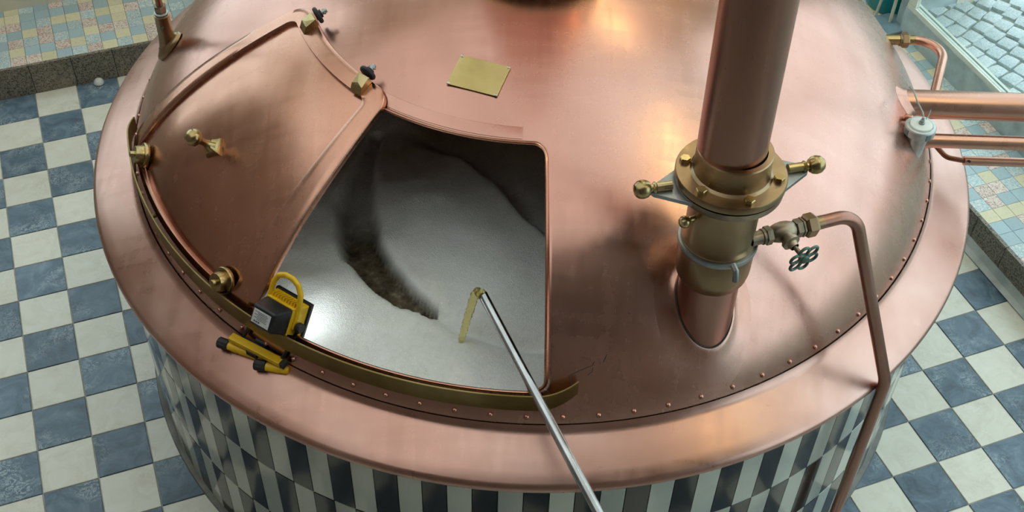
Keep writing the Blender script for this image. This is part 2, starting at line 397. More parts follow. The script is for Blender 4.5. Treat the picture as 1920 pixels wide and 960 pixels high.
slab('ceiling', ((LF+2.75)/2, (CV+F_)/2, CE+.06), (2.75-LF)/2+.2, (CV-F_)/2, .06, 'ceiling_paint')
rg = MB(); rw, rh = (2.75-LF)/2+.2, (B_-CV)/2
rg.add([(-rw, -rh, 0), (rw, -rh, 0), (rw, rh, 0), (-rw, rh, 0)], [(0, 3, 2, 1)])
roof = obj('ceiling_fill_panel', rg, 'fill_translucent', None, smooth=0, fix=False); roof.location = uv((LF+2.75)/2, (B_+CV)/2, CE+.03); roof.rotation_euler = (0, 0, PHI); roof['kind'] = 'structure'  # unseen sheet added overhead to brighten the room and the dome
for k in range(7):
    slab('trim_%d' % (k+2), (LF+.3+k*1.08, (B_+CV)/2, CE-.0), .03, (B_-CV)/2, .05, 'frame_paint')
def window(n, o, X, Y, w, z0, z1, cols, rows, label):
    """frame with mullions and one pane per field; X along the wall, Y to the outside"""
    Z = Vector((0, 0, 1)); fr = MB(); fw = .06
    root = obj('window_%d' % n, MB().box(o+X*(w/2)+Y*.013+Z*(z0+.012), w/2, .013, .012, (X, Y, Z)), 'frame_paint', None, smooth=0, base=o)
    tag(root, label, kind='structure')
    for k in range(cols+1):
        a = fw/2+(w-fw)*k/cols
        obj('mullion', MB().box(o+X*a+Y*.013+Z*((z0+z1)/2+.012), fw/2, .0125, (z1-z0)/2-.013, (X, Y, Z)), 'frame_paint', root, smooth=0, bev=.003)
    for k in range(rows):
        z = z1-fw/2-(z1-z0-.02)*k/rows
        obj('transom', MB().box(o+X*(w/2)+Y*.013+Z*z, w/2-fw, .011, fw/2, (X, Y, Z)), 'frame_paint', root, smooth=0, bev=.003)
    for i in range(cols):
        for j in range(rows):
            a0 = fw+(w-fw)*i/cols; a1 = (w-fw)*(i+1)/cols
            zz0 = z0+.024+(z1-z0-.024)*j/rows; zz1 = z0+.024+(z1-z0-.024)*(j+1)/rows-fw
            obj('pane', MB().box(o+X*((a0+a1)/2)+Y*.013+Z*((zz0+zz1)/2), (a1-a0)/2, .003, (zz1-zz0)/2, (X, Y, Z)), 'window_glass', root, smooth=0)
    return root
w1 = window(1, uv(RT+.005, F_+.5), V, U, .95-F_-.5, .32, 4.55, 5, 3, 'tall window onto the cobbled street with a pale frame')
obj('sill_groove', MB().box(uv(RT+.0375, (F_+1.45)/2, .329), .0063, (.95-F_-.5)/2, .0085, (U, V, Vector((0, 0, 1)))), 'frame_dark', w1, smooth=0)
obj('sill_edge', MB().box(uv(RT+.0515, (F_+1.45)/2, .331), .0075, (.95-F_-.5)/2, .0105, (U, V, Vector((0, 0, 1)))), 'frame_paint', w1, smooth=0)
window(2, uv(LF+.7, B_+.02), U, V, 2.3, 1.3, 4.2, 3, 3, 'pale framed window in the back wall, farther from the corner')
window(3, uv(LF+3.5, B_+.02), U, V, 2.3, 1.3, 4.2, 3, 3, 'pale framed window in the back wall, nearer the corner')
# cobbled street outside the window
PZ = .26
pav = slab('cobbled_pavement', (7.2, -1.2, PZ-.06), 4.70, 9, .05, 'pavement_bed'); tag(pav, 'street paved with grey granite setts outside the window')
cob = []
for s in range(6):
    random.seed(40+s); hx, hy = .044, .037
    pts = [(-hx, -hy), (0, -hy*1.06), (hx, -hy), (hx*1.04, 0), (hx, hy), (0, hy*1.05), (-hx, hy), (-hx*1.04, 0)]
    pts = [(x+random.uniform(-.005, .005), y+random.uniform(-.005, .005)) for x, y in pts]
    rows = [[(x*q, y*q, z) for x, y in pts] for q, z in ((1, -.02), (1, .005), (.95, .0115), (.80, .0135))]
    mb = MB().grid(rows, closed=True); mb.f.append(tuple(len(mb.v)-8+k for k in range(8)))
    me = mesh_of('cobblestone', mb, smooth=50); me.materials.append(MATS['cobble']); cob.append(me)
random.seed(5)
crow = 0; ncob = 0; rest = MB()
for r in range(-40, 30):
    off = random.random()*.1
    for k in range(-2, 34):
        u = 2.47+off+k*.099; du = u-2.5
        if u < 2.545 or u > 5.6: continue
        v = .554+r*.0875+.22*du+.55*du*du if du < 1 else .554+r*.0875+.77+1.32*(du-1)
        if v > 3.2 or v < -5: continue
        x, y = project(uv(u, v, PZ)); sl = math.atan(.22+1.1*min(du, 1))*.8
        if 1660 < x < 2000 and -70 < y < 330:
            o = inst('cobblestone', random.choice(cob), pav, (u-7.2+random.uniform(-.004, .004), v+1.2+random.uniform(-.004, .004), .05+random.uniform(-.002, .004)), None)
            o.rotation_euler = (random.uniform(-.04, .04), random.uniform(-.04, .04), sl+random.uniform(-.06, .06)); ncob += 1
slab('street', (17.1, -1, .14), 14.3, 40, .05, 'street')

# ------------------------------------------------------------------ tiled base of the kettle
RD = 1.512
base = thing('kettle_base', (0, 0, 0), 'round kettle base clad in tall black and white glazed tiles', 'kettle base')
obj('core', MB().lathe([(1.48, .0), (RD-.005, .002), (RD-.005, .945), (1.40, .95)], 128, caps=False), 'grout_dark', base)
NT = 128; DA = 360/NT; A0 = -90.25
def drum_tile(h, w):
    a = R(DA)/2-w/RD; mb = MB(); rows = []
    for rr, zz in ((RD-.006, 0), (RD+.0045, .0), (RD+.006, .0015), (RD+.006, h-.0015), (RD+.0045, h), (RD-.006, h)):
        rows.append([(rr*math.cos(t)-RD, rr*math.sin(t), zz) for t in (-a, -a*.5, 0, a*.5, a)])
    mb.grid(rows)
    for j in (0, 4): mb.f.append(tuple(i*5+j for i in range(6)))
    return mb
dm = []
for mn in ('tile_white', 'tile_black'):
    me = mesh_of('glazed_tile', drum_tile(.296, .0014), smooth=40); me.materials.append(MATS[mn]); dm.append(me)
back = {0: MB(), 1: MB()}
for row in range(3):
    for i in range(NT):
        az = A0+DA*(i+.5-64); k = 0 if (i+row) % 2 else 1; z = .612-.3*row+.002
        azn = (az+180) % 360-180
        if -176 < azn < -4:
            inst('glazed_tile', dm[k], base, (RD*math.cos(R(az)), RD*math.sin(R(az)), z), None).rotation_euler = (0, 0, R(az))
        else:
            M = Matrix.Translation((RD*math.cos(R(az)), RD*math.sin(R(az)), z)) @ Matrix.Rotation(R(az), 4, 'Z')
            q = drum_tile(.296, .0014); back[k].add([M @ v for v in q.v], q.f)
for k, mn in ((0, 'tile_white'), (1, 'tile_black')): tag(obj('glazed_tiles', back[k], mn, base, smooth=40, fix=False), kind='stuff')
obj('skirting', MB().lathe([(RD+.004, .018), (RD+.012, .013), (RD+.024, .010), (RD+.027, .0)], 128, caps=False), 'cove_dark', base)

# ------------------------------------------------------------------ copper kettle
EA, EB, EZ = 1.438, .880, .8728
RI, ZI = 1.4142, 1.0328
def D(az, lat, off=0.):
    a, t = R(az), R(lat); r = (EA+off)*math.cos(t)
    return Vector((r*math.cos(a), r*math.sin(a), EZ+(EB+off)*math.sin(t)))
def Dn(az, lat):
    a, t = R(az), R(lat); return Vector((math.cos(t)*math.cos(a)/EA, math.cos(t)*math.sin(a)/EA, math.sin(t)/EB)).normalized()
def Dframe(az, lat):
    n = Dn(az, lat); t = Vector((-math.sin(R(az)), math.cos(R(az)), 0)); return t, n.cross(t).normalized(), n   # along azimuth, up the dome, outward
def dome_z(x, y, off=0.):
    r = math.hypot(x, y); return EZ+(EB+off)*math.sqrt(max(0, 1-(r/(EA+off))**2))
kettle = thing('brew_kettle', (0, 0, .94), 'large domed copper brew kettle with an open hatch on its tiled base', 'brew kettle')
# dome with the hatch opening
HAZ0, HAZ1, HL0, HL1 = -127., -88.2, 18.2, 55.
BX0, BX1, BY0, BY1 = -131, -84, 15, 58
def rrect(x0, x1, y0, y1, rx, ry, seg=8):
    out = []
    for cx, cy, a0 in ((x1-rx, y1-ry, 0), (x0+rx, y1-ry, 90), (x0+rx, y0+ry, 180), (x1-rx, y0+ry, 270)):
        for k in range(seg+1): a = R(a0+90*k/seg); out.append((cx+rx*math.cos(a), cy+ry*math.sin(a)))
    return out
def ray_hit(poly, c, p):
    """where the ray from c through p leaves the closed outline"""
    dx, dy = p[0]-c[0], p[1]-c[1]; best = None
    for (x0, y0), (x1, y1) in zip(poly, poly[1:]+poly[:1]):
        ex, ey = x1-x0, y1-y0; den = dx*ey-dy*ex
        if abs(den) < 1e-12: continue
        t = ((x0-c[0])*ey-(y0-c[1])*ex)/den; s = ((x0-c[0])*dy-(y0-c[1])*dx)/den
        if t > 0 and -1e-9 <= s <= 1+1e-9 and (best is None or t > best): best = t
    return (c[0]+dx*best, c[1]+dy*best)
hole = rrect(HAZ0, HAZ1, HL0, HL1, 2.6, 2.0)
dm_ = MB(); lats = [8, 9, 10, 10.5]+list(range(11, 91)); lats = [x for x in lats if x >= 10.5]
azs = list(range(-180, 180))
idx = {}
for li, la in enumerate(lats):
    for ai, az in enumerate(azs):
        idx[(li, ai)] = len(dm_.v); dm_.v.append(D(az, la))
for li in range(len(lats)-1):
    for ai in range(360):
        if BX0 <= azs[ai] < BX1 and BY0 <= lats[li] < BY1: continue
        aj = (ai+1) % 360; dm_.f.append((idx[(li, ai)], idx[(li, aj)], idx[(li+1, aj)], idx[(li+1, ai)]))
loop = [(x, BY1) for x in range(BX1, BX0, -1)]+[(BX0, y) for y in range(BY1, BY0, -1)]+[(x, BY0) for x in range(BX0, BX1)]+[(BX1, y) for y in range(BY0, BY1)]
cc = ((HAZ0+HAZ1)/2, (HL0+HL1)/2)
hl = [ray_hit(hole, cc, p) for p in loop]
rows = []
for k in range(6):
    t = k/5; rows.append([D(a[0]*(1-t)+b[0]*t, a[1]*(1-t)+b[1]*t) for a, b in zip(loop, hl)])
dm_.grid(rows, closed=True)
dome = obj('dome', dm_, 'copper', kettle, smooth=60)
sm = dome.modifiers.new('sheet', 'SOLIDIFY'); sm.thickness = .006; sm.offset = -1
tag(dome, 'hammered copper dome with stains and bright window reflections')
# turned-up lip of the opening
fine = rrect(HAZ0, HAZ1, HL0, HL1, 2.6, 2.0, 10); dense = []
for (x0, y0), (x1, y1) in zip(fine, fine[1:]+fine[:1]):
    n = max(1, int(math.hypot(x1-x0, y1-y0)/1.2))
    dense += [(x0+(x1-x0)*k/n, y0+(y1-y0)*k/n) for k in range(n)]
obj('hatch_lip', MB().tube([D(x, y, .0015) for x, y in dense], .0045, 8, closed=True), 'copper_door', kettle)
# riveted-on strap above the opening
st = MB(); ys = [55.6, 55.65, 57.2, 57.3]
st.grid([[D(-125+32*k/40, y, o) for k in range(41)] for y, o in ((55.5, 0.0003), (55.55, .0010), (57.15, .0010), (57.25, .0002))])
obj('strap', st, 'copper', kettle)
for pl in (((-85.4, 21.2), (-84.25, 21.9), (-83.1, 22.5), (-82.55, 22.7), (-82.3, 23.4)), ((-83.1, 21.1), (-82.6, 21.7), (-82.5, 22.4)), ((-85.3, 21.1), (-84.9, 18.3)), ((-81.2, 23.1), (-80.7, 24.4))):
    obj('crack', MB().tube([D(a, l, .0002) for a, l in pl], .0011, 6), 'dark_joint', kettle)
# rim with its rolled edge
pr = [(RI-.004, ZI+.022), (RI+.003, ZI+.008), (RI+.010, ZI+.002), (RI+.018, ZI-.002)]
pr += [(RI+.018+(1.552-RI-.018)*t, ZI-.002-(ZI-.002-.975)*(t**1.05)) for t in (.25, .5, .75, 1)]
pr += [(1.560, .969), (1.5655, .960), (1.566, .951), (1.562, .943), (1.553, .939), (1.53, .940), (1.500, .945)]
obj('rim', MB().lathe(pr, 192, caps=False), 'copper_rim', kettle, smooth=50)
obj('seam', MB().lathe([(RI+.004, ZI+.0105), (RI+.0085, ZI+.0065), (RI+.0125, ZI+.0035)], 192, caps=False), 'copper_dark', kettle) if False else None
# rivets
rv = mesh_of('rivet', MB().lathe([(.0075, -.002), (.0073, .002), (.0058, .0048), (.003, .0064), (0, .0068)], 12, caps=False)); rv.materials.append(MATS['copper'])
kl = root_loc(kettle)
for k in range(86):
    az = -90.2641+360/86*k; n = Dn(az, 13.4)
    if 30 < (az+360) % 360 < 150: continue
    inst('rivet', rv, kettle, D(az, 13.4)-kl, Vector((0, 0, 1)).rotation_difference(n))
# chimney neck above the frame
obj('neck', MB().lathe([(.30, 1.728), (.27, 1.76), (.25, 1.82), (.245, 2.1), (.245, 5.2)], 64, caps=False), 'copper', kettle)
obj('neck_ring', MB().lathe([(.25, 1.80), (.285, 1.80), (.29, 1.81), (.29, 1.84), (.285, 1.85), (.25, 1.85)], 64, caps=False), 'brass', kettle)
# name plate
pc = [Vector(p) for p in ((-.2286, -.5384, 1.6767), (-.0811, -.5870, 1.6746), (-.1182, -.6851, 1.6431), (-.2674, -.6358, 1.6450))]
ctr = sum(pc, Vector())/4; nn = Dn(-105.5, 63.5); X = (pc[1]-pc[0]+pc[2]-pc[3]); X = (X-nn*X.dot(nn)).normalized(); Y = nn.cross(X)
plate = obj('name_plate', MB().prism([((p-ctr).dot(X), (p-ctr).dot(Y)) for p in reversed(pc)], .0035, .0065, ctr, (X, Y, nn)), 'brass_plate', kettle, smooth=0, bev=.0008)
tag(plate, 'plain rectangular brass plate held by four screws')
for p in pc:
    q = ctr+(p-ctr)*.93; q = q-nn*(q-ctr).dot(nn)
    obj('screw', MB().lathe([(.0042, .0064), (.0042, .0078), (.003, .0088), (.0012, .009), (.0011, .0078), (0, .0078)], 12, q, nn, caps=False), 'screw', plate)
# brass guide rail in front of the hatch
RR, RZ0, RZ1 = 1.408, 1.118, 1.182
rl = MB(); rows = []; a0, a1 = -168.5, -84.4; n = 100
def rail_sec(az):
    """foot radius, height span along the rail; the right end curls in to the dome"""
    e = max(0, (az+89.0)/(89.0-84.4)); f = max(0, (-az-165.5)/3.)
    return e, f
for k in range(n+1):
    az = a0+(a1-a0)*k/n; e, f = rail_sec(az); c, s = math.cos(R(az)), math.sin(R(az))
    z0 = RZ0+.030*e**1.6+.008*f; z1 = RZ1+.020*e**1.3; r = RR-.035*e**2-.02*f**2
    sec = [(r-.004, z0), (r, z0), (r+.001, z1-.001), (r-.0005, z1), (r-.0035, z1), (r-.0045, z1-.001)]
    rows.append([(q*c, q*s, z) for q, z in sec])
rl.grid(rows, closed=True); b = len(rl.v); rl.f += [tuple(range(6)), tuple(b-6+i for i in range(6))]
rail = obj('guide_rail', rl, 'brass_rail', kettle, smooth=30); tag(rail, 'dull brass guide rail under the hatch opening')
for k in range(3):
    az = -150+26*k; n_ = Vector((math.cos(R(az)), math.sin(R(az)), 0)); z = RZ0+.012
    obj('rail_bracket', MB().cyl(n_*1.37+Vector((0, 0, z)), n_*(RR-.003)+Vector((0, 0, z)), .008, 10), 'brass_rail', rail)

# sliding hatch door, pushed to the left
def dr(x, y):
    """unit door coordinates (0..1) to azimuth / parametric latitude"""
    la = 18.5+(y)*(58.6-18.5-1.4*x); azl = -165.2+4.2*y; azr = -125.8+3.6*y
    return azl+(azr-azl)*x, la
def dloop(ins, rx, ry, seg=8, dens=14):
    p = rrect(ins[0], 1-ins[1], ins[2], 1-ins[3], rx, ry, seg); out = []
    for i in range(4):
        c = p[i*(seg+1):(i+1)*(seg+1)]; out += c; q0 = c[-1]; q1 = p[((i+1)*(seg+1)) % len(p)]
        out += [(q0[0]+(q1[0]-q0[0])*k/dens, q0[1]+(q1[1]-q0[1])*k/dens) for k in range(1, dens)]
    return out
o1 = dloop((0, 0, 0, 0), .10, .07); i1 = dloop((.085, .105, .035, .062), .045, .035)
def dpt(p, off): a, l = dr(*p); return D(a, l, off)
lerp2 = lambda a, b, t: (a[0]+(b[0]-a[0])*t, a[1]+(b[1]-a[1])*t)
fr = MB().grid([[dpt(p, .006) for p in o1], [dpt(p, .024) for p in o1], [dpt(lerp2(p, q, .03), .0265) for p, q in zip(o1, i1)], [dpt(lerp2(p, q, .35), .028) for p, q in zip(o1, i1)], [dpt(lerp2(p, q, .7), .028) for p, q in zip(o1, i1)], [dpt(lerp2(p, q, .97), .0285) for p, q in zip(o1, i1)], [dpt(q, .0265) for q in i1], [dpt(lerp2(p, q, 1.02), .013) for p, q in zip(o1, i1)]], closed=True)
door = obj('hatch_door', fr, 'copper_door', kettle, smooth=50); tag(door, 'sliding copper hatch door pushed open to the left')
cd = (.49, .49); rows = []
for k in range(11):
    t = k/10; rows.append([dpt(lerp2(p, cd, t*.985),   .014+.009*(1-(1-min(1, t*1.6))**2)) for p in i1])
pn = MB().grid(rows, closed=True); b = len(pn.v)-len(i1); pn.f.append(tuple(b+k for k in range(len(i1))))
obj('door_panel', pn, 'copper_door', door, smooth=60)
# knob
kp = D(-145.34, 36.0, .02); kn = Dn(-145.34, 36.0); t_, u_, n_ = Dframe(-145.34, 36)
knob = obj('knob', MB().lathe([(.0001, .118), (.013, .115), (.023, .107), (.0268, .094), (.0245, .081), (.015, .071), (.0105, .066), (.0105, .045), (.014, .034), (.020, .020)], 24, kp, n_, caps=False), 'brass', door)
q1 = [(x*.020, y*.020) for x, y in ((-1, -1), (0, -.8), (1, -1), (.8, 0), (1, 1), (0, .8), (-1, 1), (-.8, 0))]
dd = (t_+u_).normalized(); ee = n_.cross(dd)
kb = MB().grid([[kp+dd*(x*f)+ee*(y*f)+n_*h for x, y in q1] for f, h in ((1.4, .0), (1.4, .006), (1.05, .018), (.68, .034))], closed=True)
kb.f.append(tuple(range(8))); kb.f.append(tuple(len(kb.v)-8+i for i in range(8)))
obj('knob_base', kb, 'brass', door, smooth=30)
# rollers riding on the rail
for az, la in ((-158.2, 22.0), (-131.6, 20.9)):
    p = D(az, la, .022); ax = Vector((math.cos(R(az))*math.cos(R(25)), math.sin(R(az))*math.cos(R(25)), math.sin(R(25))))
    w = obj('roller', MB().lathe([(.0, 0), (.040, 0), (.042, .003), (.042, .011), (.040, .014), (.031, .014), (.031, .018), (.030, .030), (.027, .040), (.0105, .040), (.010, .051), (.0085, .054), (0, .055)], 32, p, ax, caps=False), 'brass', door, smooth=40)
# clamp blocks with black wheels on the upper edge
for az, la, azt in ((-153.0, 57.4, -151.9), (-129.3, 56.2, -128.9)):
    t_, u_, n_ = Dframe(az, la); p = D(az, la, .028)
    wv = [(-.018, -.030, 0), (.018, -.030, 0), (.018, .026, 0), (-.018, .026, 0), (-.018, -.012, .020), (.018, -.012, .020), (.018, .026, .026), (-.018, .026, .026), (0, -.004, .024)]
    cb = MB().add([p+t_*x*1.15+u_*y+n_*z for x, y, z in wv], [(0, 3, 2, 1), (0, 1, 5, 4), (1, 2, 6, 5), (3, 0, 4, 7), (2, 3, 7, 6), (4, 5, 8), (5, 6, 8), (6, 7, 8), (7, 4, 8)])
    c = obj('clamp_block', cb, 'brass', door, smooth=0, bev=.0012)
    q = p+n_*.018
    obj('clamp_wheel', MB().lathe([(.0, .030), (.010, .030), (.024, .032), (.027, .036), (.027, .041), (.024, .045), (.013, .046), (.013, .052), (0, .052)], 20, q, u_, caps=False), 'black_rubber', c)
    obj('clamp_screw', MB().lathe([(.0, .052), (.0075, .052), (.0075, .068), (.006, .070), (0, .070)], 14, q, u_, caps=False), 'lead_grey', c)
    obj('wing_pin', MB().cyl(q+u_*.060-t_*.012, q+u_*.060+t_*.012, .0028, 8), 'lead_grey', c)

# ------------------------------------------------------------------ foam in the kettle
def seg_d(x, y, pts):
    best = 9; bt = 0
    for k in range(len(pts)-1):
        (ax, ay), (bx, by) = pts[k], pts[k+1]; dx, dy = bx-ax, by-ay; t = max(0, min(1, ((x-ax)*dx+(y-ay)*dy)/(dx*dx+dy*dy)))
        d = math.hypot(x-ax-t*dx, y-ay-t*dy)
        if d < best: best = d; bt = (k+t)/(len(pts)-1)
    return best, bt
VAL = [(-.55, -.20), (-.575, -.40), (-.575, -.58), (-.54, -.74), (-.49, -.85), (-.385, -.965), (-.305, -1.018)]
VAL2 = [(-.305, -1.018), (-.207, -1.078), (-.10, -1.108), (.04, -1.125)]
CREST = [(-.62, -.20), (-.508, -.30), (-.368, -.25), (-.235, -.32), (-.122, -.455), (-.03, -.60), (.06, -.70), (.3, -.85)]
from mathutils import noise as mn_
sst = lambda a, b, x: (lambda t: t*t*(3-2*t))(max(0, min(1, (x-a)/(b-a))))
nx, ny = 150, 150; X0, X1, Y0, Y1 = -1.15, .55, -1.36, .1
fv = []; wort = []; keep = {}
for j in range(ny+1):
    for i in range(nx+1):
        x, y = X0+(X1-X0)*i/nx, Y0+(Y1-Y0)*j/ny
        d, t = seg_d(x, y, VAL); d2, t2 = seg_d(x, y, VAL2); dc, tc = seg_d(x, y, CREST)
        nz = mn_.fractal(Vector((x*5, y*5, 0)), 1., 2.1, 4)
        w = .050*(.35+.95*math.sin(math.pi*min(1, .06+t*.9))**1.3)+.016*nz
        pit = 1-sst(w*.62, w*1.28, d)
        z = 1.066+.024*mn_.fractal(Vector((x*3.2, y*3.2, 2)), 1.2, 2., 3)
        z += .05*math.exp(-((x+.20)**2/.05+(y+.72)**2/.09)) + .035*math.exp(-((x+.62)**2/.04+(y+1.0)**2/.03))
        # behind the crest the foam drops away into the dark of the kettle
        ycr = None
        for k in range(len(CREST)-1):
            if CREST[k][0] <= x <= CREST[k+1][0]: f_ = (x-CREST[k][0])/(CREST[k+1][0]-CREST[k][0]); ycr = CREST[k][1]+(CREST[k+1][1]-CREST[k][1])*f_
        if ycr is not None and x > -.5: z -= .11*sst(-.02, .12, y-ycr)*sst(-.5, -.30, x)
        z -= .060*pit*(1-.6*sst(.0, .25, .25-t)); z -= .030*math.exp(-(d2/.026)**2)
        z = min(z, 1.13)
        fv.append((x, y, z)); wort.append(min(1, pit*(.55+.6*sst(.22, .55, t))*sst(-.3, .5, .5+.6*nz+.3)))
ff = []
for j in range(ny):
    for i in range(nx):
        q = [j*(nx+1)+i, j*(nx+1)+i+1, (j+1)*(nx+1)+i+1, (j+1)*(nx+1)+i]
        if all(math.hypot(fv[k][0], fv[k][1]) < 1.375 for k in q): ff.append(tuple(q))
me = bpy.data.meshes.new('beer_foam'); me.from_pydata(fv, [], ff); me.update(); me.polygons.foreach_set('use_smooth', [True]*len(ff))
at = me.attributes.new('wort', 'FLOAT', 'POINT'); at.data.foreach_set('value', wort); me.materials.append(MATS['foam'])
foam = bpy.data.objects.new('beer_foam', me); COL.objects.link(foam); tag(foam, 'thick white beer foam inside the open kettle hatch', 'foam', kind='stuff')

# ------------------------------------------------------------------ steel sampling tube and the wort running from it
def ray3(x, y, d):
    v = rt*((x-960)/2275.72)-up*((y-480)/2275.72)+fwd; return CAM+v*d
TA, TB = Vector((-.1422, -1.0970, 1.2510)), Vector((.0236, -1.4006, 1.1962))
TB = Vector((.0236, -1.4006, 1.2035)); dirT = (Vector((.1819, -1.7052, 1.098))-TA).normalized(); TE = TA+dirT*1.9
tubeo = MB().tube([TA, TA+dirT*.3, TA+dirT*.8, TE], .0145, 20, caps=False); tubeo.tube([TA, TA+dirT*.15], .0125, 20, caps=False)
n_ = 20
tl = len(tubeo.v)
steel_tube = thing('steel_tube', TE, 'long steel tube reaching over the rim into the kettle hatch', 'tube')
obj('shaft', tubeo, 'steel', steel_tube, smooth=60, fix=False)
obj('tip_ring', MB().lathe([(.0125, 0), (.0145, 0)], 20, TA, dirT, caps=False), 'steel', steel_tube)
sp = []; sr = []
S0 = TA+dirT*.01; hd = Vector((-.72, .10, 0)).normalized()
for k in range(44):
    t = k/43; q = TA-dirT*.0+Vector((-.062*t**.75, .006*math.sin(t*3.1)-.035*t, .0))
    q.z = TA.z+.030*math.sin(min(1, t*2.2)*math.pi)*.55-.205*max(0, t-.12)**1.25
    sp.append(q); sr.append(.0145*(1-.35*t)*(1+.09*math.sin(k*1.3)+.06*math.sin(k*3.1)))
st_ = obj('beer_stream', MB().tube(sp, sr, 14), 'beer', None, smooth=80, base=sp[-1]); tag(st_, 'thin stream of golden wort falling from the steel tube', 'liquid')

# ------------------------------------------------------------------ big vertical pipe with brass coupling
P0 = Vector((.484, -1.158, 0))
sp_ = thing('copper_standpipe', Vector((P0.x, P0.y, dome_z(P0.x, P0.y))), 'tall copper pipe standing on the dome with a brass flange coupling', 'pipe')
def ax(z): return P0+Vector((-.012*(z-1.2), .012*(z-1.2), z))
obj('lower_pipe', MB().lathe([(.083, 1.10), (.083, 1.47)], 48, P0, caps=False), 'copper_pipe', sp_)
sl = MB(); rows = []
for rr, dz in ((.084, .016), (.087, .017), (.092, .014), (.099, .008), (.110, .004), (.126, .0015), (.146, .0003)):
    rows.append([(P0.x+rr*math.cos(a), P0.y+rr*math.sin(a), dome_z(P0.x+rr*math.cos(a), P0.y+rr*math.sin(a))+dz) for a in [2*math.pi*k/56 for k in range(56)]])
sl.grid(rows, closed=True); obj('base_collar', sl, 'copper', sp_, smooth=60)
obj('joint_ring', MB().tube([(P0.x+.0835*math.cos(a), P0.y+.0835*math.sin(a), dome_z(P0.x+.084*math.cos(a), P0.y+.084*math.sin(a))+.018) for a in [2*math.pi*k/56 for k in range(56)]], .0028, 6, closed=True), 'dark_joint', sp_)
obj('socket', MB().lathe([(.082, 1.438), (.090, 1.440), (.0975, 1.455), (.101, 1.475), (.102, 1.495), (.102, 1.563), (.100, 1.568), (.08, 1.568)], 56, P0, caps=False), 'brass_dull', sp_, smooth=40)
obj('gasket_ring', MB().lathe([(.10, 1.563), (.1065, 1.563), (.1075, 1.568), (.1075, 1.576), (.106, 1.579), (.095, 1.579)], 56, P0, caps=False), 'lead_grey', sp_)
cpl = obj('coupling', MB().lathe([(.095, 1.579), (.0985, 1.580), (.0995, 1.586), (.0955, 1.593), (.0925, 1.598), (.0925, 1.768), (.095, 1.775), (.09, 1.775)], 56, P0, caps=False), 'brass_dull', sp_)
obj('drain_spout', MB().tube([P0+Vector((.030, -.098, 1.574)), P0+Vector((.036, -.118, 1.571)), P0+Vector((.037, -.124, 1.558)), P0+Vector((.038, -.127, 1.544))], .0085, 14), 'lead_grey', cpl)
# small knob on the coupling, seen at its left
kd = Vector((-.86, -.50, 0)).normalized(); kk = P0+Vector((0, 0, 1.690))
obj('coupling_knob', MB().lathe([(.008, .088), (.008, .108), (.006, .110), (.0125, .113), (.0165, .121), (.0165, .128), (.012, .136), (0, .139)], 20, kk, kd, caps=False), 'brass', cpl)
FZ = 1.815
fl = obj('flange', MB().lathe([(.09, FZ-.022), (.139, FZ-.022), (.142, FZ-.019), (.142, FZ-.004), (.140, FZ), (.105, FZ), (.098, FZ+.006), (.096, FZ+.012), (.0945, FZ+.066), (.0955, FZ+.070), (.093, FZ+.073), (.08, FZ+.073)], 64, P0, caps=False), 'brass_dull', sp_, smooth=30)
lfl = obj('counter_flange', MB().lathe([(.09, FZ-.047), (.137, FZ-.047), (.1385, FZ-.044), (.1385, FZ-.027), (.09, FZ-.027)], 64, P0, caps=False), 'bronze_old', sp_, smooth=30)
for k in range(6):
    a = R(-75+60*k); q = P0+Vector((.119*math.cos(a), .119*math.sin(a), FZ))
    obj('bolt', MB().lathe([(.0145, 0), (.0145, .010), (.0125, .0125), (0, .0125)], 6, q, caps=False), 'brass', fl, smooth=0)
# two lugs with ball levers
for (aa, zz) in ((R(194), FZ-.036), (R(14), FZ-.036)):
    d = Vector((math.cos(aa), math.sin(aa), 0)); t = Vector((-d.y, d.x, 0)); o_ = P0+Vector((0, 0, zz))
    lug = obj('lug', MB().prism([(.09, -.085), (.205, -.014), (.212, 0), (.205, .014), (.09, .085)], -.006, .006, o_, (d, t, Vector((0, 0, 1)))), 'lead_grey', lfl, smooth=0, bev=.001)
    obj('lever', MB().lathe([(.0, .155), (.012, .155), (.012, .195), (.0135, .196), (.0155, .199), (.0135, .203), (.010, .205), (.010, .211), (.017, .213), (.0225, .221), (.0245, .232), (.0225, .243), (.015, .252), (0, .256)], 24, o_+Vector((0, 0, .014)), d, caps=False), 'brass', lug)
obj('upper_pipe', MB().tube([ax(FZ), ax(3.), ax(5.19)], .0875, 56, caps=False), 'copper_pipe', sp_)

# ------------------------------------------------------------------ valve with handwheel and its copper pipe down to the floor
VZ = 1.60; va = R(20.5); vd = Vector((math.cos(va), math.sin(va), 0)); VO = Vector((.5889, -1.1779, VZ))-vd*.028
vp = thing('drain_valve', VO, 'weathered bronze valve with green handwheel and bent copper pipe over the rim', 'valve')
L2 = lambda prof, n=24: MB().lathe(prof, n, VO, vd, caps=False)
obj('nipple', L2([(.019, .0), (.019, .032), (.022, .033), (.022, .040), (.0195, .041)]), 'bronze_old', vp)
obj('hex_end', L2([(0, .041), (.024, .041), (.026, .043), (.026, .058), (.024, .060), (0, .060)], 6), 'bronze_old', vp, smooth=0)
obj('body', L2([(.018, .060), (.022, .064), (.027, .080), (.0285, .095), (.027, .110), (.022, .126), (.018, .130)]), 'bronze_old', vp)
obj('hex_end', L2([(0, .130), (.024, .130), (.026, .132), (.026, .147), (.024, .149), (.0275, .149), (.0275, .154), (0, .154)], 6), 'bronze_old', vp, smooth=0)
obj('union_nut', L2([(0, .158), (.028, .158), (.033, .164), (.033, .186), (.028, .193), (0, .193)], 6), 'brass_dull', vp, smooth=0)
obj('sleeve', L2([(.019, .154), (.019, .214), (.0175, .216), (0, .216)]), 'brass_dull', vp)
sd = Vector((math.cos(R(-62)), math.sin(R(-62)), -.10)).normalized(); so = VO+vd*.095
